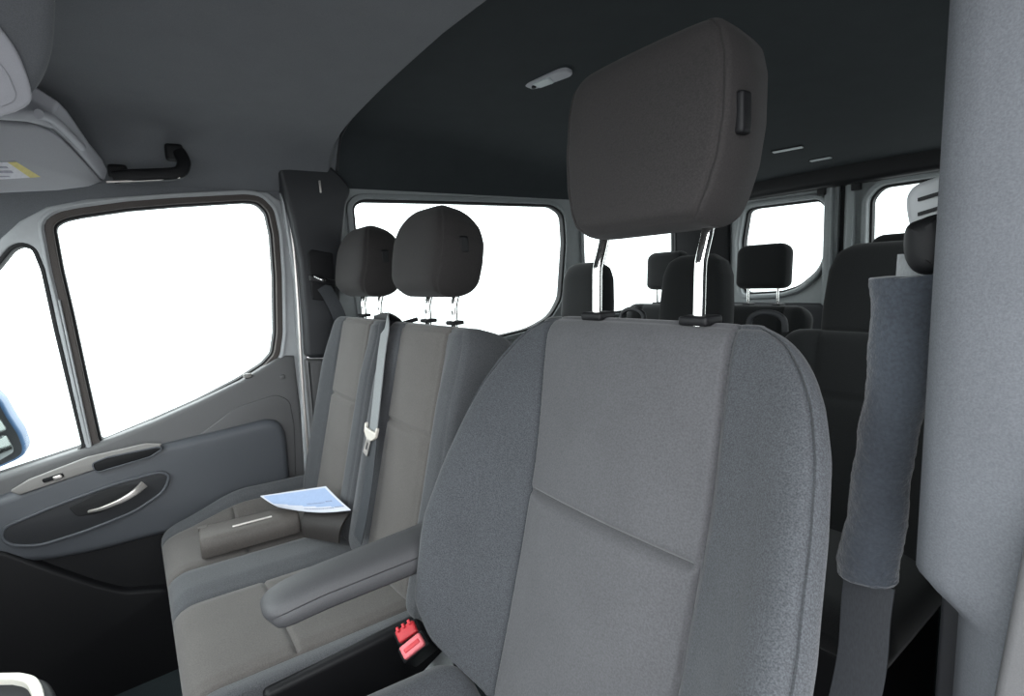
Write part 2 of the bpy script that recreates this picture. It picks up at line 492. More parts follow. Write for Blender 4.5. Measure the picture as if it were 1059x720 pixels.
# ---- rear doors with their windows
g1 = [on(*p, 'Y', YR)[[0, 2]] for p in ((773, 219), (780, 216), (846, 208), (854, 216), (854, 250), (846, 278), (826, 295), (808, 301), (770, 303), (768, 250))]
g1 = fillet(g1, [.02, .02, .02, .02, .02, .05, .03, .03, .03, .02])
g2 = [on(*p, 'Y', YR)[[0, 2]] for p in ((903, 207), (910, 200), (950, 193))]
xa = g2[0][0]
g2 = fillet([(xa, 1.00), (xa-.006, 1.40), (xa+.03, 1.445), (xa+.37, 1.445), (xa+.40, 1.40), (xa+.40, 1.06), (xa+.30, 1.0)], [.06, .02, .03, .03, .03, .04, .04])
xs = on(870, 220, 'Y', YR)[0]
for nm, x0, x1, gp, lab in (('door_2', -.66, xs-.012, g1, 'grey rear door left of the dark split with its window'), ('door_3', xs+.012, .64, g2, 'grey rear door right of the dark split with its window')):
    t = struct(thing(nm, lab, 'door', ((x0+x1)/2, YR, 0)), lab, 'door')
    plate('door_shell', 'Y', YR, YR+.06, fillet([(x0, .1), (x1, .1), (x1, 1.55), (x0, 1.55)], .05), 'body_paint_shaded', t, [offset(gp, .010)], .006)
    plate('window_frame', 'Y', YR-.022, YR+.01, offset(gp, .036), 'body_paint_shaded', t, [offset(gp, .012)], .009)
    xe = x1 if nm == 'door_2' else x0
    s = 1 if nm == 'door_2' else -1
    plate('door_edge_rib', 'Y', YR-.035, YR+.01, fillet([(xe-s*.052, .1), (xe-s*.018, .1), (xe-s*.018, 1.50), (xe-s*.052, 1.50)], .012), 'body_paint_shaded', t, (), .008)
    plate('window_seal', 'Y', YR+.012, YR+.05, offset(gp, .012), 'rubber', t, [gp], .002)
    plate('window_pane', 'Y', YR+.03, YR+.034, offset(gp, .008), 'glass', t)
    box('latch', (xe-s*.06-.018, YR-.05, 1.445), (xe-s*.06+.018, YR-.02, 1.50), 'plastic_black', t, .006)
    plate('door_trim', 'Y', YR-.05, YR+.0, fillet([(x0+.03, .1), (x1-.03, .1), (x1-.03, .93), (x0+.03, .93)], .04), 'plastic_dark', t, (), .012)
wb = plate('wall_rear', 'Y', YR+.005, YR+.10, [(-.95, 0), (.95, 0), (.95, 1.81), (-.95, 1.81)], 'rubber', holes=[[(-.64, .1), (.62, .1), (.62, 1.54), (-.64, 1.54)]])
struct(wb, 'black rear door opening', 'wall')
gapb = box('trim_rear_split', (xs-.014, YR+.02, .1), (xs+.014, YR+.09, 1.56), 'rubber', bevel=.003); struct(gapb, 'black rubber split between the rear doors', 'trim')
hd = box('trim_rear_header', (-.87, YR-.10, 1.475), (.87, YR+.01, 1.60), 'plastic_black', bevel=.03); struct(hd, 'black trim over the rear doors', 'trim')
for sx, nm in ((-1, 'trim_rear_left'), (1, 'trim_rear_right')):
    a, b = (-.90, -.612) if sx < 0 else (.612, .90)
    pz = plate(nm, 'Z', 0, 1.56, fillet([(a, YR-.16) if sx < 0 else (a, YR-.03), (b, YR-.03) if sx < 0 else (b, YR-.16), (b, YR+.02), (a, YR+.02)], .02), 'plastic_black')
    struct(pz, 'black rear corner pillar trim', 'trim')

# ---- passenger door
DX = -.875


def dp(*pts, X=DX):
    return [on(x, y, 'X', X)[1:] for x, y in pts]


main_glass = dp((57, 234), (66, 228), (84, 224), (133, 217), (180, 213), (255, 208.5), (267, 210), (276, 219), (281, 242), (284, 285), (285, 345), (282, 366), (272, 377), (247, 393), (205, 415), (160, 435), (105, 458), (92, 400), (76, 325), (65, 278))
main_glass = fillet(main_glass, .012, 3)
quart = dp((-60, 330), (-20, 298), (0, 274), (13, 258), (22, 254), (33, 258), (42, 280), (55, 340), (85, 464), (40, 479), (0, 492), (-60, 512))
quart = fillet(quart, .012, 3)
outer = dp((-110, 360), (-40, 290), (0, 247), (20, 229), (48, 214), (90, 206), (180, 199.5), (247, 196.5), (277, 199), (290, 208), (297, 236), (303, 280), (310, 395), (322, 520))
outer += [np.array([.46, .10]), np.array([-.72, .10]), np.array([-.72, .55])]
door = struct(thing('door_1', 'closed passenger door with big side glass and quarter glass', 'door', (DX, 0, .1)), 'closed passenger door with big side glass and quarter glass', 'door')
plate('door_frame', 'X', -.935, DX, outer, 'body_paint', door, [offset(main_glass, .022), offset(quart, .008)], .006)
plate('frame_bead', 'X', -.90, DX+.006, offset(main_glass, .036), 'body_paint', door, [offset(main_glass, .027)], .003)
plate('window_seal', 'X', -.925, DX-.001, offset(main_glass, .024), 'rubber_brown', door, [offset(main_glass, .006)], .003)
plate('glass_channel', 'X', -.93, DX-.02, offset(main_glass, .010), 'rubber', door, [main_glass], .002)
plate('quarter_seal', 'X', -.94, DX+.001, offset(quart, .010), 'rubber', door, [quart], .003)
plate('window_pane', 'X', -.922, -.918, offset(main_glass, .008), 'glass', door)
plate('quarter_pane', 'X', -.928, -.924, offset(quart, .006), 'glass', door)
hdr = outer[1:12]
hdr = offset(outer, -.012)[0:12]
hdrp = [np.array(p) for p in hdr]+[np.array([.60, 1.40]), np.array([.60, 1.80]), np.array([-.75, 1.80]), np.array([-.95, 1.1])]
o = plate('trim_6', 'X', -.95, -.882, hdrp, 'headliner', None); struct(o, 'grey trim above the passenger door glass', 'trim')
# bright strip and blue outer skin on the bar between the panes
bar = dp((59.5, 310), (62.5, 310), (96, 464), (93, 464))
plate('divider_bar', 'X', DX-.006, DX+.006, bar, 'body_paint', door, (), .004)
# lower panel, steps in towards the seat
belt = dp((-80, 518), (0, 493), (85, 465), (105, 458), (160, 436), (205, 416), (250, 394), (272, 380), (285, 372), (296, 368), (305, 368), (318, 480), (325, 540), X=-.862)
panel = belt + [np.array([.44, .11]), np.array([-.74, .11])]
plate('door_panel', 'X', -.915, -.862, panel, 'plastic_grey', door, (), .014)
arm = dp((-90, 560), (-60, 536), (0, 515), (80, 487), (168, 461), (230, 446), (278, 434), (291, 437), (297, 452), (301, 500), (296, 540), (230, 548), (172, 552), (100, 572), (40, 583), (-10, 582), (-80, 600), X=-.835)
plate('door_armrest', 'X', -.89, -.832, fillet(arm, [.05, .02, 0, 0, 0, 0, .02, .02, .02, .02, .02, .05, .05, .05, .05, .05, .05], 5), 'plastic_armrest', door, (), .022)
inset_outline = dp((196, 458), (245, 421), (286, 408), (300, 414), (305, 440), (307, 500), (230, 520), X=-.855)  # outline of the inset, same plastic as the panel around it
plate('panel_inset', 'X', -.885, -.858, fillet(inset_outline, .02), 'plastic_grey', door, (), .004)
sw = dp((10, 508), (30, 496), (90, 473), (150, 459), (168, 459), (163, 466), (100, 485), (20, 512), X=-.83)
swp = plate('switch_panel', 'X', -.84, -.826, fillet(sw, .006), 'plastic_switch', door, (), .003)
ws = dp((43, 496), (64, 489), (67, 493), (45, 500), X=-.825)
plate('window_switch', 'X', -.83, -.8235, fillet(ws, .004), 'plastic_black', swp, (), .002)
ws = dp((54, 493.5), (63, 490.5), (65, 493.5), (56, 497), X=-.823)
plate('switch_key', 'X', -.83, -.820, fillet(ws, .003), 'strip_metal', swp, (), .002)
slot = dp((96, 480), (110, 474), (163, 463), (167, 464), (155, 472), (100, 488), X=-.825)
so = plate('storage_slot', 'X', -.84, -.8235, fillet(slot, .008), 'plastic_black', door, (), .002)
plate('slot_lip', 'X', -.835, -.821, offset(fillet(slot, .008), .004), 'plastic_armrest', so, [fillet(slot, .008)], .0015)
pull = dp((5, 545), (60, 522), (120, 500), (165, 488), (175, 491), (170, 507), (140, 528), (90, 548), (40, 564), (12, 563), (2, 556), X=-.83)
pull = fillet(pull, .03)
rec = plate('pull_recess', 'X', -.85, -.826, pull, 'plastic_dark', door, (), .003)
plate('recess_rim', 'X', -.84, -.822, offset(pull, .005), 'plastic_armrest', rec, [offset(pull, -.003)], .003)
bowl = dp((70, 525), (110, 506), (140, 500), (150, 503), (135, 516), (105, 530), (80, 535), X=-.825)
plate('handle_bowl', 'X', -.835, -.8235, fillet(bowl, .012), 'rubber', rec, (), .003)
hp = [on(x, y, 'X', X) for x, y, X in ((92, 529, -.822), (105, 526, -.808), (125, 518, -.802), (140, 509, -.804), (149, 501, -.818))]
hp = spline(hp, 6); k = len(hp)
sweep('door_handle', hp, rrect(.018, .010, .004), 'strip_metal', rec, up=(1, 0, 0), scale=[(.35+.9*i/(k-1), 1) for i in range(k)])
lowp = dp((-120, 560), (330, 535), (340, 700), (100, 820), (-150, 860), X=-.858)
plate('lower_panel', 'X', -.89, -.855, lowp, 'plastic_black', door, (), .004)
pocket = dp((-80, 590), (0, 570), (60, 592), (100, 606), (130, 613), (175, 609), (200, 700), (100, 780), (-100, 800), X=-.82)
plate('map_pocket', 'X', -.88, -.825, fillet(pocket, .02), 'plastic_black', door, (), .012)
box('panel_plug', on(292, 390, 'X', -.862)-np.array([.004, .008, .008]), on(292, 390, 'X', -.862)+np.array([.004, .008, .008]), 'plastic_grey', door, .004)
clip = on(256, 389, 'X', -.862)
box('lock_pin', clip-np.array([.012, .012, .006]), clip+np.array([.006, .012, .008]), 'plastic_switch', door, .004)

# ---- passenger B pillar
pil = dp((286, 176), (300, 171), (338, 170), (352, 183), (362, 196), (356, 215), (352, 260), (350, 330), (350, 370), (316, 370), (314, 330), (309, 270), (300, 225), X=-.835)
bp = plate('trim_1', 'X', -.93, -.815, fillet(pil, [.01, .01, .02, .02, .02, .02, .01, .01, .005, .02, .01, .01, .01]), 'plastic_dark', None, (), .014)
struct(bp, 'dark passenger pillar trim between door and side window', 'trim')
low = dp((316, 372), (352, 372), (352, 560), (332, 560), X=-.835)
plate('pillar_trim', 'X', -.93, -.825, fillet(low, .006), 'plastic_grey', bp, (), .01)
seal = [on(x, y, 'X', -.862) for x, y in ((296, 205), (303, 250), (308, 310), (313, 400), (322, 510))]
sweep('door_seal', spline(seal, 8), circ(.006, 8), 'strip_metal', bp, up=(1, 0, 0))
jamb = dp((289, 190), (300, 192), (307, 222), (313, 270), (318, 340), (318, 370), (330, 560), (318, 560), (309, 370), (304, 290), X=-.86)
plate('door_jamb', 'X', -.93, -.858, fillet(jamb, .006), 'body_paint', bp, (), .008)
slotp = dp((318, 262), (322, 258), (344, 262), (347, 300), (345, 312), (323, 310), X=-.813)
rs = plate('belt_slot', 'X', -.84, -.810, fillet(slotp, .006), 'plastic_black', bp, (), .004)
for (x, y, r) in ((301, 0, 0),):
    pass
a = on(323, 288, 'X', -.800); b = on(345, 293, 'X', -.800)
guide = thing('belt_guide', 'black belt guide with chrome loop on the passenger pillar', 'belt guide', tuple(on(334, 296, 'X', -.805)))
sweep('guide_bar', spline([a-(.01, 0, 0), a, (a+b)/2+(.008, 0, 0), b, b-(.01, 0, 0)], 6), rrect(.014, .022, .005), 'plastic_black', guide, up=(0, 0, 1))
sweep('guide_loop', spline([a+(.006, .006, .006), (a+b)/2+(.016, -.01, .004), (a+b)/2+(.014, .004, .002)], 5), circ(.005), 'chrome', guide)
st = [on(x, y, 'X', X) for x, y, X in ((334, 296, -.796), (340, 305, -.792), (352, 330, -.79), (362, 372, -.80))]
sweep('belt_strap', spline(st, 6), rrect(.045, .002, .0008), 'belt_dark', guide, up=(1, 0, 0))
nb_ = on(331, 193, 'X', -.812)
box('pillar_notch', nb_-np.array([.003, .003, .02]), nb_+np.array([.003, .003, .02]), 'strip_metal', bp, .0015)

# ---- windscreen pillar, dashboard and windscreen ahead of the seats
ap = [np.array(p) for p in ((-.86, -1.05, .92), (-.84, -.75, 1.18), (-.81, -.45, 1.42), (-.80, -.30, 1.50))]
for sx, nm in ((1, 'trim_2'), (-1, 'trim_3')):
    o = sweep(nm, spline([p*np.array([sx, 1, 1]) for p in ap], 6), rrect(.10, .09, .03), 'plastic_dark')
    struct(o, 'slanted windscreen pillar trim', 'trim')
ws_ = mesh_of('windscreen', [(-.80, -1.05, .98), (.80, -1.05, .98), (.76, -.40, 1.53), (-.76, -.40, 1.53), (-.80, -1.055, .984), (.80, -1.055, .984), (.76, -.405, 1.534), (-.76, -.405, 1.534)],
              [(0, 1, 2, 3), (7, 6, 5, 4), (0, 4, 5, 1), (1, 5, 6, 2), (2, 6, 7, 3), (3, 7, 4, 0)])
o = link('window_5', ws_, 'glass'); struct(o, 'windscreen ahead of the front seats', 'window')
o = plate('trim_4', 'X', -.86, .86, fillet([(-1.12, 0), (-.62, 0), (-.55, .35), (-.48, .62), (-.50, .86), (-.62, .95), (-1.12, 1.0)], [.0, .05, .05, .08, .08, .08, 0]), 'plastic_dark', None, (), .02)  # unseen simplified dashboard, added to block light from below
struct(o, 'unseen dark dashboard block ahead of the front seats', 'trim')

# ---- driver B pillar (right edge of the view)
PZ = [(-.02, .0), (.0, .0)]


def pillar_section(z):
    """inner front corner bulges into the cab above the step, narrower below"""
    lo = 1-sst(.862, .90, z)
    x0 = .868+.026*lo
    return [(x0+.006, .70), (x0, .66), (x0, .525+.035*lo), (x0+.004, .508+.02*lo), (x0+.014, .497+.008*lo), (x0+.030, .490), (.935, .484), (.975, .482), (.992, .486), (1.0, .50), (1.0, .70)]


V = []; Fc = []
zs = np.concatenate([np.linspace(0, .84, 14), np.linspace(.85, .93, 14), np.linspace(.95, 1.8, 20)])
for z in zs:
    for x, y in pillar_section(z): V.append((x, y, z))
k = 11
for i in range(len(zs)-1):
    for q in range(k): Fc.append((i*k+q, i*k+(q+1) % k, (i+1)*k+(q+1) % k, (i+1)*k+q))
Fc += [tuple(range(k)), tuple((len(zs)-1)*k+q for q in range(k))]
bpr = link('trim_5', mesh_of('driver_pillar', V, Fc, 50), 'pillar'); struct(bpr, 'grained grey driver pillar trim at the right edge', 'trim')
plate('pillar_edge_trim', 'Y', .458, .55, [on(x, y, 'Y', .462)[[0, 2]] for x, y in ((1059, 562), (1027, 724), (1020, 800), (1140, 800), (1140, 450))], 'plastic_grey', bpr, (), .006)

# ================================================================== THINGS
# ---- driver seat
SX = .539
ds = thing('driver_seat', 'grey cloth driver seat with tall headrest nearest the camera', 'car seat', (SX, .2, 0))
LEAN = 17; th = math.radians(LEAN)
H = .66
base = np.array([SX, .588, 1.087]) - H*np.array([0, math.sin(th), math.cos(th)])
wtab = itp([0, .05, .10, .16, .24, .40, .55, .70, .80, .87, .92, .96, .985, 1.0], [.09, .150, .205, .252, .284, .300, .296, .285, .274, .259, .241, .219, .194, .160])
amp = itp([0, .1, .25, .45, .6, .75, .88, 1.0], [.05, .072, .088, .090, .074, .052, .030, .012])


def drv_c(v): return .004-.020*sst(.6, 1, v)


def drv_front(x, v, W):
    ax0 = np.abs(x); ax = np.abs(x-drv_c(v)); u = (v-1)*H
    bol = amp(v)*sst(.154, .275, ax)*np.where(x < 0, 1.22, 1.0)
    seam = -.010*g(ax-.160, .0045)*sst(0, .06, v)
    pip = np.minimum(W-ax0, (1-v)*H*1.0+.004)
    groove = -.005*g(pip-.012, .0022)+.002*g(pip-.007, .0025)
    inner = 1-sst(.148, .158, ax)
    d = -.286-u           # > 0 below the crease
    inner2 = 1-sst(.10, .154, ax)
    crease = inner2*(np.where(d > -.004, .008*np.exp(-np.maximum(d, 0)/.10)*sst(-.004, .018, d), 0)) - inner*.012*g(d+.004, .0045)
    bow = .010*np.cos(np.clip(ax/.158, 0, 1)*math.pi/2)
    return bol+seam+groove+crease+bow*inner


def drv_region(x, v, isfront):
    return 0 if (isfront and abs(x-drv_c(v)) < .160) else 1


pad('backrest', base, H, wtab, .045, .062, ['seat_centre', 'seat_bolster'], ds, LEAN, 'back', 9, .08, .05, 2.4, drv_front, drv_region, 230, 220, 30, None, (lambda v: .7*(.045+amp(v)), .26, .17))
# headrest
hb = np.array([.554, .565, 1.206]); hh = .231
hw = itp([0, .06, .15, .3, .5, .75, .88, .95, 1], [.092, .105, .115, .125, .130, .128, .120, .108, .085])


def hr_front(x, v, W):
    pip = np.minimum(W-np.abs(x), np.minimum(v, 1-v)*hh+.004)
    return -.004*g(pip-.010, .0022)-.006*(np.abs(x)/W)**2


hr = pad('headrest', hb, hh, hw, .050, .050, ['headrest_black'], ds, 6, 'back', 9, .03, .05, 3, hr_front, None, 90, 110, 16)
for x in (.458, .630):
    pts = [(x, .56, 1.08), (x, .562, 1.10), (x, .565, 1.155), (x, .568, 1.17), (x, .578, 1.195), (x, .583, 1.215), (x, .583, 1.24)]
    sweep('headrest_post', spline(pts, 6), circ(.0075, 16), 'chrome', hr, up=(1, 0, 0))
    box('headrest_guide', (x-.020, .545, 1.088), (x+.020, .582, 1.100), 'plastic_black', ds, .005)
box('adjuster_button', (.676, .552, 1.300), (.690, .572, 1.345), 'plastic_black', hr, .005)
# cushion and its base
cb = np.array([SX, .37, .47])
cw = itp([0, .1, .5, .85, .95, 1], [.22, .255, .265, .26, .245, .20])


def cush_front(x, v, W):
    ax = np.abs(x)
    return .045*sst(.15, .215, ax)-.008*g(ax-.155, .004)+.015*v


pad('cushion', cb, .50, cw, .05, .07, ['seat_centre', 'seat_bolster'], ds, 3, 'flat', 4, .05, .07, 2.4, cush_front, drv_region, 80, 90, 16)
box('seat_base', (.34, -.08, 0), (.76, .40, .41), 'plastic_black', ds, .02)
# inboard armrest
a0 = on(273, 630, 'Z', .700); a1 = on(434, 566, 'Z', .700)
a1 = a0+(a1-a0)/np.linalg.norm(a1-a0)*.40
drop = np.array([0, 0, 0])
ap_ = [a0+(a1-a0)*t for t in np.concatenate([[0, .008, .02, .045, .08, .13], np.linspace(.2, 1, 12)])]
ap_ = [p+np.array([0, 0, -.012*(1-min(i/6, 1))]) for i, p in enumerate(ap_)]
sca = [.25, .62, .80, .93, 1.0, 1.03]+[1.06+.22*t for t in np.linspace(0, 1, 12)]
arm_prof = [(-.037, -.014), (-.037, .010), (-.034, .017), (-.028, .021), (-.010, .024), (.012, .024), (.026, .021), (.033, .015), (.0365, .008), (.0345, .0045), (.0370, .001), (.036, -.014), (.030, -.020), (.0, -.022), (-.030, -.020)]
sweep('armrest', ap_, arm_prof, 'armrest_skin', ds, scale=sca)

# ---- passenger bench (one thing: two seats)
bn = thing('passenger_bench', 'grey cloth double passenger bench beside the door', 'car seat', (-.40, .2, 0))
BL = 15; tb = math.radians(BL); BH = .63
bup = np.array([0, math.sin(tb), math.cos(tb)])
for cx, hx, W0, nm in ((-.566, -.605, .222, 'outboard'), (-.115, -.145, .222, 'middle')):
    wt = itp([0, .08, .5, .85, .93, .97, 1.0], [W0*.95, W0, W0, W0*.985, W0*.96, W0*.92, W0*.86])
    b0 = np.array([cx, .595, 1.050])-BH*bup

    def bfront(x, v, W):
        ax = np.abs(x); u = (v-1)*BH
        bol = .030*sst(.116, .175, ax)*(1-.6*sst(.7, 1, v))
        seam = -.008*g(ax-.120, .004)
        inner = 1-sst(.085, .118, ax)
        d = -.258-u
        crease = inner*(np.where(d > -.004, .006*np.exp(-np.maximum(d, 0)/.06)*sst(-.004, .008, d), 0))-.012*g(d+.004, .005)*(1-sst(.112, .119, ax))
        pip = np.minimum(W-ax, (1-v)*BH+.004)
        return bol+seam+crease+.008*np.cos(np.clip(ax/.12, 0, 1)*math.pi/2)*inner-.004*g(pip-.018, .003)

    pad('backrest', b0, BH, wt, .035, .125, ['bench_centre', 'bench_bolster'], bn, BL, 'back', 5, .05, .035, 2.6, bfront,
        lambda x, v, f: 0 if (f and abs(x) < .120) else 1, 130, 100, 16)
    hz = 1.125
    hwt = itp([0, .08, .2, .4, .6, .78, .9, .96, 1], [.100, .117, .128, .137, .135, .118, .092, .070, .04])

    def hfr(x, v, W):
        pip = np.minimum(W-np.abs(x), np.minimum(v, 1-v)*.2+.004)
        return -.006*g(pip-.008, .003)-.004*(np.abs(x)/W)**2
    hro = pad('headrest', (hx-.032, .612, hz-.008), .226, hwt, .062, .085, ['headrest_black'], bn, 11, 'back', 6, .055, .105, 2.2, hfr, None, 60, 60, 14)
    for q in (-.068, .068):
        x = hx+q-.010
        sweep('headrest_post', spline([(x, .63, 1.04), (x, .632, 1.07), (x, .632, 1.09), (x, .638, 1.11), (x, .644, 1.128), (x, .644, 1.145)], 8), circ(.0085, 16), 'chrome', hro, up=(1, 0, 0))
        box('headrest_guide', (x-.019, .616, 1.048), (x+.019, .648, 1.058), 'plastic_black', bn, .004)
    box('adjuster_button', (hx+.088, .634, 1.217), (hx+.1045, .660, 1.257), 'plastic_black', hro, .006)
CW = .43; CX = -.372
cwt = itp([0, .1, .5, .9, .97, 1], [CW*.985, CW, CW, CW, CW*.985, CW*.955])


def bench_cush(x, v, W):
    d = 0*x
    for c, hw_ in ((-.235, .130), (.224, .158)):
        ax = np.abs(x-c); inner = 1-sst(hw_-.03, hw_-.004, ax)
        d = d-.009*g(ax-hw_, .004)+.005*inner-.010*g((v-.60)*.465, .004)*(1-sst(hw_-.010, hw_-.003, ax))
    out = np.minimum(np.abs(x+.235)-.130, np.abs(x-.224)-.158)
    d = d+.014*sst(0, .05, out)
    d = d-.030*g(v-.02, .12)*g(x-.02, .018)+.075*sst(-.29, -.40, x)*sst(.98, .50, v)
    return d


pad('cushion', (CX, .45, .405), .465, cwt, .045, .12, ['bench_centre', 'bench_bolster'], bn, 3, 'flat', 9, .04, .06, 2.4, bench_cush,
    lambda x, v, f: 0 if (f and (abs(x+.235) < .130 or abs(x-.224) < .158)) else 1, 110, 190, 12)
box('seat_base', (-.80, .02, 0), (.0, .45, .33), 'plastic_black', bn, .02)
box('side_cover', (.045, .10, .12), (.075, .52, .46), 'plastic_black', bn, .012)
box('buckle_pocket', (-.415, .30, .40), (-.385, .40, .462), 'rubber', bn, .008)

# ---- belt lying on the bench, with its tongue
sb = thing('seat_belt', 'grey seat belt hanging down the bench with a beige tongue', 'seat belt', tuple(on(383, 450, 'Y', .50)))


def bpl(x, y, off):
    n = (0, math.cos(tb), -math.sin(tb))
    return onpl(x, y, n, np.array([0, .595-.035, 1.05])-off*np.array(n))


bpts = [on(400, 331, 'Y', .60), bpl(399, 338, .024), bpl(395, 365, .026), bpl(390, 410, .032), bpl(386, 447, .036), bpl(382, 490, .036), bpl(376, 530, .036), bpl(370, 558, .036)]
nrm = (0, -math.cos(tb), math.sin(tb))
up_ = spline(bpts[:5], 8); dn_ = spline(bpts[4:], 8)
sweep('upper_strap', up_, rrect(.047, .003, .001), 'belt', sb, up=nrm)
sweep('lower_strap', dn_, rrect(.052, .003, .001), 'belt_dark', sb, up=nrm)
tc = bpts[4]
tl = thing
ty = np.array([0, math.sin(tb), math.cos(tb)]); tx = np.array([1., 0, 0]); tn = np.array(nrm)


def tpt(a, b, c=0): return tc+tx*a+ty*b+tn*c


M4 = Matrix(((tx[0], ty[0], tn[0], (tc+tn*.006)[0]), (tx[1], ty[1], tn[1], (tc+tn*.006)[1]), (tx[2], ty[2], tn[2], (tc+tn*.006)[2]), (0, 0, 0, 1)))
head = fillet([(-.034, .020), (-.030, .006), (.030, .004), (.034, .018), (.040, .016), (.036, -.008), (.014, -.020), (-.014, -.020), (-.036, -.006), (-.040, .014)], .004, 3)
tg = link('tongue', plate_mesh('tongue', 'Z', -.004, .004, head, (), .002, M4), 'beige', sb)
M5 = M4 @ Matrix.Rotation(math.radians(-12), 4, 'Z')
link('tongue_plate', plate_mesh('tongue_plate', 'Z', -.0012, .0012, fillet([(-.016, -.012), (.010, -.012), (.012, -.062), (-.016, -.062)], .004, 3),
     [fillet([(-.007, -.030), (.003, -.030), (.004, -.050), (-.008, -.050)], .003, 3)], .0006, M5), 'strip_metal', tg)
bg_ = thing('belt_outlet', 'black belt outlet on top of the bench between headrests', 'belt outlet', tuple(on(401, 333, 'Y', .615)))
p0 = on(390, 332, 'Y', .605); p1 = on(412, 335, 'Y', .605)
sweep('outlet_cover', spline([p0+(0, 0, -.02), p0, (p0+p1)/2+(0, .0, .014), p1, p1+(0, 0, -.02)], 6), rrect(.03, .016, .006), 'plastic_black', bg_, up=(0, 1, 0))
sweep('outlet_rod', [on(408, 337, 'Y', .605), on(432, 330, 'Y', .66)], circ(.006), 'plastic_black', bg_)

# ---- document folder and leaflet on the bench
zc = .478
f0 = on(209, 580, 'Z', zc); f1 = on(312, 551, 'Z', zc)
ax_ = (f1-f0); Lf = np.linalg.norm(ax_); ax_ /= Lf
bk = np.array([-ax_[1], ax_[0], 0])
if bk[0] > 0: bk = -bk
fold = thing('document_folder', 'brown grey leather folder lying closed on the outboard seat', 'folder', tuple((f0+f1)/2))
prof = [(0, .002), (-.005, .016), (-.004, .032), (.002, .040), (.010, .0435), (.040, .045), (.080, .043), (.105, .038), (.112, .030), (.108, .012), (.10, .002), (.01, .0)]
V = []; Fc = []; k = len(prof)
ts = [0, .01, .03, .2, .5, .8, .97, .99, 1]
for i, t in enumerate(ts):
    s = {0: .90, 8: .90, 1: .97, 7: .97}.get(i, 1)
    for a, b in prof:
        sag = -.003*math.sin(t*math.pi)*(1 if b > .02 else 0); b = b*1.30
        V.append(f0+ax_*Lf*t+bk*(.055+(a-.055)*s)+np.array([0, 0, (.022+(b-.022)*s)+sag]))
for i in range(len(ts)-1):
    for q in range(k): Fc.append((i*k+q, i*k+(q+1) % k, (i+1)*k+(q+1) % k, (i+1)*k+q))
Fc += [tuple(range(k)), tuple((len(ts)-1)*k+q for q in range(k))]
link('folder_body', mesh_of('folder_body', V, Fc, 50), 'leather', fold)
m0 = f0+ax_*Lf*.32+bk*.030+np.array([0, 0, .0568]); m1 = f0+ax_*Lf*.72+bk*.030+np.array([0, 0, .0568])
sweep('nickel_bar', [m0, m1], rrect(.007, .004, .0015), 'strip_metal', fold)
for t in (.03, .985):
    c = f0+ax_*Lf*t+bk*.085+np.array([0, 0, .050])
    box('flap_tab', c-np.array([.008, .012, .004]), c+np.array([.008, .012, .006]), 'leather', fold, .003)


def patch(name, corners, mat, parent, thick, curve, nu=16, nv=16, mats=None, region=None):
    """a curved sheet through four corners (u0v0, u1v0, u1v1, u0v1), solid"""
    A, B, C_, D_ = [np.array(c, float) for c in corners]; V = []; Fc = []; mi = []
    nrm_ = np.cross(B-A, D_-A); nrm_ /= np.linalg.norm(nrm_)
    if nrm_[2] < 0: nrm_ = -nrm_
    for i in range(nu+1):
        for j in range(nv+1):
            u, v = i/nu, j/nv
            V.append((1-u)*(1-v)*A+u*(1-v)*B+u*v*C_+(1-u)*v*D_+nrm_*curve(u, v))
    n1 = len(V); V += [p-nrm_*thick for p in V]
    q = lambda i, j: i*(nv+1)+j
    for i in range(nu):
        for j in range(nv):
            f = (q(i, j), q(i+1, j), q(i+1, j+1), q(i, j+1)); Fc.append(f); mi.append(region((i+.5)/nu, (j+.5)/nv) if region else 0)
            Fc.append(tuple(a+n1 for a in f[::-1])); mi.append(0)
    rim = [q(i, 0) for i in range(nu)]+[q(nu, j) for j in range(nv)]+[q(i, nv) for i in range(nu, 0, -1)]+[q(0, j) for j in range(nv, 0, -1)]
    for a, b in zip(rim, rim[1:]+rim[:1]): Fc.append((a, b, b+n1, a+n1)); mi.append(0)
    me = mesh_of(name, V, Fc, 60)
    o = link(name, me, mats or mat, parent)
    if region: me.polygons.foreach_set('material_index', mi)
    return o


# the folder's other half, open under the leaflet
cv = [on(315, 556, 'Z', .482), on(350, 562, 'Z', .490), on(361, 531, 'Z', .560), on(316, 527, 'Z', .545)]
patch('open_flap', cv, 'leather_dark', fold, .006, lambda u, v: .012*math.sin(v*math.pi), 10, 10)
# leaflet
lc = [on(288, 524.5, 'Z', .560), on(363, 527.5, 'Z', .582), on(337, 503, 'Z', .600), on(269, 513, 'Z', .560)]
lf = patch('leaflet', lc, None, None, .0012, lambda u, v: -.012*math.sin(u*math.pi)*(1-v)-.004*math.sin(v*math.pi), 30, 20, ['paper', 'paper_blue'],
           lambda u, v: 1 if v > .30+.10*math.cos(u*3) and .03 < u < .97 and v < .97 else 0)
tag(lf, 'white and pale blue printed leaflet on the leather folder', 'leaflet')


def lpt(u, v):
    A, B, C_, D_ = lc
    n_ = np.cross(B-A, D_-A); n_ /= np.linalg.norm(n_)
    if n_[2] < 0: n_ = -n_
    return (1-u)*(1-v)*A+u*(1-v)*B+u*v*C_+(1-u)*v*D_+n_*(-.012*math.sin(u*math.pi)*(1-v)-.004*math.sin(v*math.pi)+.0006)


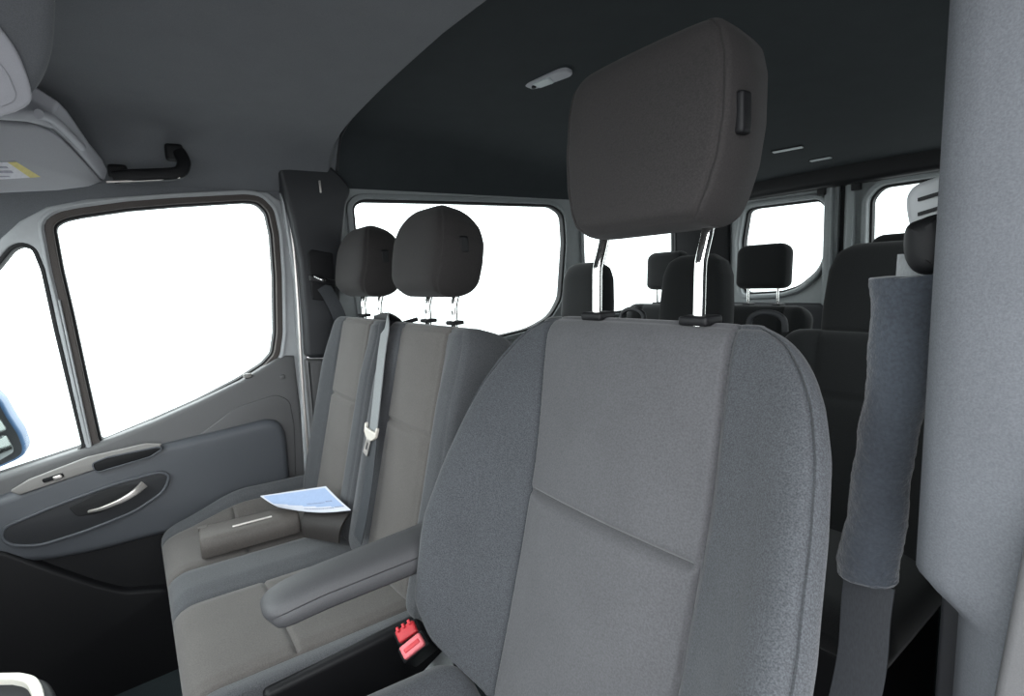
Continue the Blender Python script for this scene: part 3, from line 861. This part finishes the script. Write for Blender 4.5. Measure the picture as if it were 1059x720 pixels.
rr = random.Random(3); bm = bmesh.new()
for (u0, u1, v, hgt) in ((.52, .78, .40, .035), (.80, .88, .43, .04), (.40, .82, .14, .045), (.84, .94, .16, .04)):
    u = u0
    while u < u1:
        wd = rr.uniform(.012, .028)
        q4 = [bm.verts.new(Vector(lpt(a, b))) for a, b in ((u, v), (u+wd, v), (u+wd, v+hgt), (u, v+hgt))]
        bm.faces.new(q4); u += wd+.008
me = bpy.data.meshes.new('print'); bm.to_mesh(me); bm.free()
link('print', me, 'ink', lf)

# ---- buckles between bench and driver seat
bn_n = np.array([.50, -.50, .70]); bn_n /= np.linalg.norm(bn_n)
for (qa, qb, X, red, lab) in (((416, 677), (437, 660), .205, 'red_light', 'light red topped belt buckle nearest the driver seat cushion'), ((411, 660), (430, 647), .150, 'red_dark', 'dark red belt buckle behind the lighter one')):
    c = on((qa[0]+qb[0])/2, (qa[1]+qb[1])/2, 'X', X)
    l = onpl(*qb, bn_n, c)-onpl(*qa, bn_n, c); hl = np.linalg.norm(l)/2; l /= np.linalg.norm(l); wv = np.cross(bn_n, l)
    R = Matrix(((l[0], wv[0], bn_n[0]), (l[1], wv[1], bn_n[1]), (l[2], wv[2], bn_n[2])))
    bk_ = thing('seat_belt_buckle', lab, 'belt buckle', tuple(c), 'belt buckles between the front seats')
    box('buckle_body', c+np.array([-hl-.006, -.015, -.075]), c+np.array([hl+.006, .015, -.004]), 'plastic_black', bk_, .007, rot=R, pivot=c)
    btn = box('release_button', c+np.array([-hl, -.012, -.010]), c+np.array([hl, .012, .005]), red, bk_, .005, rot=R, pivot=c)
    if red == 'red_light':
        box('tongue_slot', c+np.array([-hl+.006, -.004, .003]), c+np.array([hl-.006, .004, .0065]), 'red_dark', btn, .002, rot=R, pivot=c)
    else:
        for q in (-.012, 0, .012):
            box('button_rib', c+np.array([q-.003, .006, .003]), c+np.array([q+.003, .015, .0095]), red, btn, .002, rot=R, pivot=c)
s0 = on(443, 703, 'Y', .37); s1 = on(463, 683, 'Y', .385)
o = sweep('buckle_strap', [s0-(s1-s0)*.5, s0, s1, s1+(s1-s0)*.2], rrect(.042, .003, .001), 'belt', None, up=(.4, -.5, .8))
tag(o, 'pale grey buckle strap disappearing under the driver backrest', 'strap')

# ---- driver's belt: upper guide, strap and plush cover by the right pillar
db = thing('shoulder_belt', 'driver seat belt on the right pillar with black upper guide', 'seat belt', tuple(on(950, 260, 'X', .83)))
c0 = on(956, 238, 'Y', .60)
gp = closed_spline([on(*p, 'Y', .60)[[0, 2]] for p in ((938, 236), (952, 227), (976, 222), (985, 245), (980, 275), (962, 284), (945, 280), (936, 262))], 6)
plate('upper_guide', 'Y', .585, .625, gp, 'plastic_black', db, (), .014)
sp = [on(*p, 'Y', .605) for p in ((958, 262), (957, 274), (956, 286))]
sweep('strap', spline(sp, 6), rrect(.045, .003, .001), 'belt', db, up=(0, -1, 0))
sp = [on(*p, 'Y', .61) for p in ((899, 598), (895, 630), (890, 690), (874, 760))]
sweep('lower_strap', spline(sp, 8), rrect(.048, .003, .001), 'belt_dark', db, up=(0, -1, 0))
adj = fillet([on(x, y, 'Y', .66)[[0, 2]] for x, y in ((952, 193), (992, 178), (992, 240), (948, 236), (944, 215), (945, 203))], .006)
ad = plate('height_adjuster', 'Y', .635, .69, adj, 'body_paint', db, (), .006)
for y in (205, 220):
    q = [on(x, yy, 'Y', .635)[[0, 2]] for x, yy in ((950, y), (992, y-13), (992, y-9), (950, y+3.5))]
    plate('adjuster_slot', 'Y', .632, .64, q, 'rubber', ad, (), .0)
# plush cover
pts = [on(x, y, 'Y', .60-.0*i) for i, (x, y) in enumerate(((937, 286), (937, 305), (932, 350), (925, 410), (915, 470), (907, 525), (900, 565), (897, 588), (898, 600)))]
pl = spline(pts, 12); kk = len(pl)
wpx = np.interp(np.linspace(0, 1, kk), [0, .06, .2, .4, .6, .75, .86, .95, 1.0], [.030, .0305, .0275, .0260, .0255, .0265, .0290, .0285, .024])
bm = bmesh.new()
me = sweep_mesh('belt_cover', pl, circ(1, 36), up=(0, -1, 0), scale=[(a, a*.72) for a in wpx], ang=80)
bm.from_mesh(me)
bmesh.ops.subdivide_edges(bm, edges=[e for e in bm.edges if e.calc_length() < .2], cuts=1, use_grid_fill=True)
bm.normal_update()
for v in bm.verts:
    p = v.co
    d = .0032*mnoise.noise(p*28)+.0008*mnoise.noise(p*110)+.0003*mnoise.noise(p*330)
    v.co = p+v.normal*d
bm.to_mesh(me); bm.free(); smooth(me, 180)
o = link('belt_cover', me, 'plush')
tag(o, 'slate plush sleeve wrapped round the driver seat belt', 'belt cover')

# ---- overhead console, sun visor, grab handle at the top left
oc = thing('overhead_console', 'grey overhead console with light grey lamp panel above windscreen', 'overhead console', (0, -.2, 1.6))
zq = 1.50
cpx = [(-140, -120), (40, -120), (62, -40), (64, 10), (60, 60), (50, 88), (34, 108), (8, 118), (-30, 124), (-140, 128)]
P0 = np.array([.1, -.17, 1.48]); nn_ = np.array([.75, .30, -.60]); nn_ = nn_/np.linalg.norm(nn_)
ex = np.cross(nn_, [0, 0, 1]); ex /= np.linalg.norm(ex); ey = np.cross(ex, nn_)


def c2(px, off=0):
    p = onpl(*px, nn_, P0+nn_*off); d = p-P0; return (d@ex, d@ey)


def cm(off):
    q = P0+nn_*off
    return Matrix(((ex[0], ey[0], -nn_[0], q[0]), (ex[1], ey[1], -nn_[1], q[1]), (ex[2], ey[2], -nn_[2], q[2]), (0, 0, 0, 1)))


link('console_shell', plate_mesh('console_shell', 'Z', 0, .15, fillet([c2(p) for p in cpx], .03), (), .022, cm(.0) @ Matrix.Translation((0, 0, .075))), 'headliner', oc)
ipx = [(-140, -40), (-20, 10), (0, 27), (18, 52), (30, 82), (34, 104), (20, 114), (0, 120), (-40, 126), (-140, 130)]
link('lamp_panel', plate_mesh('lamp_panel', 'Z', 0, .02, fillet([c2(p, .004) for p in ipx], .015), (), .006, cm(.004) @ Matrix.Translation((0, 0, .004))), 'console_grey', oc)
lpx = [(-60, 40), (-20, 52), (0, 64), (10, 78), (18, 98), (14, 106), (0, 111), (-60, 120)]
lo_ = link('lamp_lens', plate_mesh('lamp_lens', 'Z', 0, .01, fillet([c2(p, .010) for p in lpx], .012), (), .003, cm(.010) @ Matrix.Translation((0, 0, .002))), 'console_grey', oc)

# sun visor
vn = np.array([.30, .72, -.62]); vn /= np.linalg.norm(vn)
vP = np.array([-.45, -.17, 1.50])
vx = np.cross(vn, [0, 0, 1]); vx /= np.linalg.norm(vx); vy = np.cross(vx, vn)


def v2(px, off=0):
    p = onpl(*px, vn, vP+vn*off); d = p-vP; return (d@vx, d@vy)


def vm(off):
    q = vP+vn*off
    return Matrix(((vx[0], vy[0], -vn[0], q[0]), (vx[1], vy[1], -vn[1], q[1]), (vx[2], vy[2], -vn[2], q[2]), (0, 0, 0, 1)))


vs = thing('sun_visor', 'grey folded sun visor with a white and yellow label', 'sun visor', tuple(vP))
vpx = [(-120, 125), (0, 128), (40, 131), (58, 138), (75, 153), (95, 175), (107, 188), (92, 194), (60, 198), (0, 201), (-120, 205)]
link('visor_panel', plate_mesh('visor_panel', 'Z', 0, .022, fillet([v2(p) for p in vpx], .012), (), .007, vm(0) @ Matrix.Translation((0, 0, .011))), 'visor', vs)
hpx = [(0, 118), (38, 116), (55, 119), (62, 106), (72, 116), (95, 150), (108, 166), (117, 186), (108, 188), (95, 173), (75, 150), (58, 135), (30, 128), (0, 126)]
link('visor_mount', plate_mesh('visor_mount', 'Z', 0, .09, fillet([v2(p, .004) for p in hpx], .008), (), .008, vm(.004) @ Matrix.Translation((0, 0, .046))), 'console_grey', vs)
mp_ = [onpl(*p, vn, vP+vn*.010) for p in ((40, 118), (52, 122), (66, 134), (78, 146), (84, 152))]
sweep('visor_arm', spline(mp_, 6), circ(.010, 12), 'console_grey', vs)
lab_ = [(-60, 168), (17, 167.5), (42, 183), (0, 185.5), (-60, 188)]
lo = link('warning_label', plate_mesh('warning_label', 'Z', 0, .001, [v2(p, .001) for p in lab_], (), 0, vm(.001)), 'label_white', vs)
yl = [(8, 168), (17, 167.5), (42, 183), (31, 183.8)]
link('yellow_band', plate_mesh('yellow_band', 'Z', 0, .001, [v2(p, .002) for p in yl], (), 0, vm(.002)), 'label_yellow', lo)
for sy in ((172.5, -30, 7, 1.6), (177, -20, 12, 2), (182.3, 0, 9, .9)):
    y, xa_, xb_, hg = sy
    link('label_print', plate_mesh('label_print', 'Z', 0, .0006, fillet([v2(p, .0025) for p in ((xa_, y), (xb_, y-.3), (xb_+2, y+hg), (xa_, y+hg))], .002), (), 0, vm(.0025)), 'label_grey', lo)

gh = thing('grab_handle', 'black roof grab handle above the passenger door', 'grab handle', tuple(on(150, 175, 'X', -.80)))
gpx = [(118, 184), (135, 182), (160, 181), (178, 180), (187, 177), (190, 168), (185, 158), (178, 154)]
gpts = [on(x, y, 'X', X) for (x, y), X in zip(gpx, (-.76, -.75, -.75, -.75, -.752, -.76, -.775, -.80))]
sweep('handle_bar', spline(gpts, 6), rrect(.034, .026, .011), 'plastic_black', gh, up=(1, 0, 0))
c = on(180, 158, 'X', -.785)
box('handle_mount', c-np.array([.02, .022, .022]), c+np.array([.02, .022, .022]), 'plastic_black', gh, .01)
c = on(122, 178, 'X', -.785)
box('handle_mount', c-np.array([.02, .022, .018]), c+np.array([.02, .022, .018]), 'plastic_black', gh, .01)
sweep('chrome_strip', spline([on(*p, 'X', -.742) for p in ((110, 188), (135, 187), (165, 185.5), (186, 183.5))], 5), circ(.0025, 8), 'strip_metal', gh)

# ---- roof lamps
def roof_z(x, y):
    P = rear_prof(y); return float(np.interp(x, [p[0] for p in P], [p[1] for p in P]))


def ray_roof(px, py):
    d = c_f*F + c_r*(px-529.5) - c_u*(py-360)
    t0 = .5/F
    for i in range(4000):
        p = CAM+d*t0
        if p[1] > .53 and p[2] > roof_z(p[0], p[1]): return p
        t0 += .001/F
    return p


lampc = ray_roof(567, 81)
e1 = ray_roof(545, 92); e2 = ray_roof(588, 72)
dl = thing('dome_lamp', 'small oblong roof lamp beside the driver headrest', 'ceiling light', tuple(lampc))
ang = math.atan2(e2[1]-e1[1], e2[0]-e1[0]); Ld = np.linalg.norm((e2-e1)[:2])
tilt_y = (roof_z(lampc[0], lampc[1]+.05)-roof_z(lampc[0], lampc[1]-.05))/.1
Mz = Matrix.Translation(Vector(lampc)) @ Matrix.Rotation(math.atan(tilt_y), 4, 'X') @ Matrix.Rotation(ang, 4, 'Z')
W_ = Ld*.32
outl = fillet([(-Ld/2, -W_*.35), (-Ld/2+.02, -W_/2), (Ld/2-.02, -W_/2), (Ld/2, -W_*.3), (Ld/2, W_*.3), (Ld/2-.02, W_/2), (-Ld/2+.02, W_/2), (-Ld/2, W_*.35)], .012)
link('lamp_housing', plate_mesh('lamp_housing', 'Z', 0, .014, outl, (), .004, Mz), 'console_grey', dl)
link('lamp_lens', plate_mesh('lamp_lens', 'Z', 0, .010, offset(fillet([(-Ld/2+.03, -W_*.42), (Ld*.12, -W_*.42), (Ld*.06, W_*.42), (-Ld/2+.03, W_*.42)], .008), -.002), (), .003, Mz @ Matrix.Translation((0, 0, -.006))), 'lens', dl)
link('switch', plate_mesh('switch', 'Z', 0, .01, [(-Ld/2+.024+.008*math.cos(t*.52), .006*math.sin(t*.52)) for t in range(12)], (), .002, Mz @ Matrix.Translation((0, 0, -.0085))), 'plastic_black', dl)
for (xa_, ya_, xb_, yb_, lab) in ((799, 157, 831, 151, 'brighter slim roof lamp near the rear doors'), (838, 166, 860, 162, 'fainter slim roof lamp behind the brighter one')):
    a = ray_roof(xa_, ya_); b = ray_roof(xb_, yb_)
    t = thing('slim_roof_lamp', lab, 'ceiling light', tuple((a+b)/2), 'slim roof lamps over the rear rows')
    sweep('lamp_housing', [a+(0, 0, .004), b+(0, 0, .004)], rrect(.040, .012, .004), 'plastic_black', t)
    sweep('lamp_lens', [a+(b-a)*.03-(0, 0, .003), a+(b-a)*.97-(0, 0, .003)], rrect(.026, .006, .002), 'lens', t)

# ---- rear seats
def wr(W, h, ra, rb):
    def f_(v):
        y = v*h; o = W
        if y < ra: o = W-ra+math.sqrt(max(ra*ra-(ra-y)**2, 0))
        if y > h-rb: o = min(o, W-rb+math.sqrt(max(rb*rb-(y-h+rb)**2, 0)))
        return max(o, .01)
    return f_


def rear_seat(name, label, loc, group, integral):
    t = thing(name, label, 'car seat', (0, 0, 0), group)
    wt = wr(.212, .56, .05, .06)
    bh = .56
    def fr(x, v, W):
        ax = np.abs(x); return .02*sst(.11, .17, ax)-.006*g(ax-.115, .006)-.008*g((v-.68)*bh, .006)*(1-sst(.10, .115, ax))
    L_ = 12; tt = math.radians(L_)
    b0 = np.array([0, 0, .965])-bh*np.array([0, math.sin(tt), math.cos(tt)])
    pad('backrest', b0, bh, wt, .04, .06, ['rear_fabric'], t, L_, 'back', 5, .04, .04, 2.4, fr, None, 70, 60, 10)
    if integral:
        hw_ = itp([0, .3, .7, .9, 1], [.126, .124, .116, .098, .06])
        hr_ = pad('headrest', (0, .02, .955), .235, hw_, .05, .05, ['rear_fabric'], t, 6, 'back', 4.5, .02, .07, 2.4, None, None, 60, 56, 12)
    else:
        hw_ = wr(.109, .19, .03, .045)
        hr_ = pad('headrest', (0, .02, 1.035), .19, hw_, .045, .045, ['rear_fabric'], t, 4, 'back', 5, .03, .04, 2.6, None, None, 60, 56, 12)
    for q in (-.065, .065):
        sweep('headrest_post', [(q, .02, .94), (q, .02, 1.06)], circ(.006, 10), 'chrome', hr_, up=(1, 0, 0))
        box('headrest_guide', (q-.018, .0, .958), (q+.018, .045, .972), 'plastic_black', t, .004)
    cw_ = wr(.212, .44, .03, .05)
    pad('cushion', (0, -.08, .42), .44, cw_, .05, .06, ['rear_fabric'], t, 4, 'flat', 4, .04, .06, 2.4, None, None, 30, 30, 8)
    box('seat_base', (-.18, -.46, 0), (.18, -.06, .38), 'plastic_black', t, .02)
    if integral:
        hx_ = .245
        sweep('grab_handle', spline([(hx_-.055, .02, .95), (hx_-.050, .02, .985), (hx_-.02, .02, 1.003), (hx_+.02, .02, 1.003), (hx_+.050, .02, .985), (hx_+.055, .02, .95)], 6), rrect(.016, .014, .005), 'plastic_dark', t, up=(0, 1, 0))
    t.location = loc
    return t


def kids(o): return [c for c in bpy.data.objects if c.parent == o]


def copy_tree(o, parent=None):
    c = o.copy(); COL.objects.link(c)
    if parent is not None: c.parent = parent
    for ch in kids(o): copy_tree(ch, c)
    return c


G2 = 'second row seats'; G3 = 'last row seats by the rear doors'
proto = rear_seat('second_row_seat', 'black second row seat beside the left side window', (-.53, 1.5, 0), G2, True)
for x, lab in ((-.02, 'black second row seat seen between the driver headrest posts'), (.49, 'black second row seat just left of the plush belt cover')):
    c = copy_tree(proto); c.location = (x+(.02 if x > .3 else 0), 1.5, 0); c['label'] = lab
proto = rear_seat('last_row_seat', 'black last row seat under the left side window', (-.63, 2.18, 0), G3, False)
for x, lab in ((-.14, 'black last row seat in front of the left rear door window'), (.37, 'black last row seat in front of the right rear door window')):
    c = copy_tree(proto); c.location = (x, 2.18, .0); c['label'] = lab

# ---- door mirror outside the quarter glass
MXX = -1.10
dm = thing('door_mirror', 'blue door mirror with two glasses outside the quarter glass', 'door mirror', tuple(on(5, 450, 'X', MXX)))
mo = [(-45, 395), (-8, 405), (2, 415), (10, 430), (22, 448), (27, 462), (26, 470), (18, 476), (0, 484), (-45, 500)]
mo = [on(*p, 'X', MXX)[1:] for p in mo]
mo = fillet(mo, .012)
plate('mirror_housing', 'X', MXX-.10, MXX, mo, 'blue_paint', dm, (), .012)
plate('mirror_bezel', 'X', MXX-.05, MXX+.004, offset(mo, -.012), 'plastic_dark', dm, (), .004)
mg = [on(*p, 'X', MXX)[1:] for p in ((-45, 412), (-10, 420), (-2, 428), (8, 444), (-2, 448), (-45, 462))]
plate('mirror_glass', 'X', MXX-.02, MXX+.008, fillet(mg, .008), 'mirror', dm, (), .002)
mg = [on(*p, 'X', MXX)[1:] for p in ((-45, 467), (-2, 452), (7, 449), (14, 462), (15, 467), (0, 476), (-45, 492))]
plate('wide_angle_glass', 'X', MXX-.02, MXX+.008, fillet(mg, .008), 'mirror', dm, (), .002)
sweep('mirror_arm', [(MXX-.02, on(-20, 470, 'X', MXX)[1], .80), (-.95, on(-20, 470, 'X', MXX)[1], .78)], rrect(.05, .04, .015), 'blue_paint', dm, up=(0, 0, 1))

# ---- console tray at the lower left corner
ct = thing('console_tray', 'black console tray with a cream rounded rim at lower left', 'console', (.15, -.3, 0))
zt = .55
tr = [on(*p, 'Z', zt)[:2] for p in ((-40, 699), (20, 698), (36, 701), (43, 712), (48, 740), (-40, 780))]
tr = fillet(tr, [.01, .0, .02, .02, .0, .01])
trc = np.mean(tr, axis=0)
plate('console_body', 'Z', .0, zt-.012, offset(tr, .015), 'plastic_black', ct, (), .01)
plate('tray_rim', 'Z', zt-.02, zt+.004, offset(tr, .002), 'cream', ct, [offset(tr, -.012)], .003)
plate('tray_mat', 'Z', zt-.02, zt-.008, offset(tr, -.010), 'rubber', ct, (), .001)
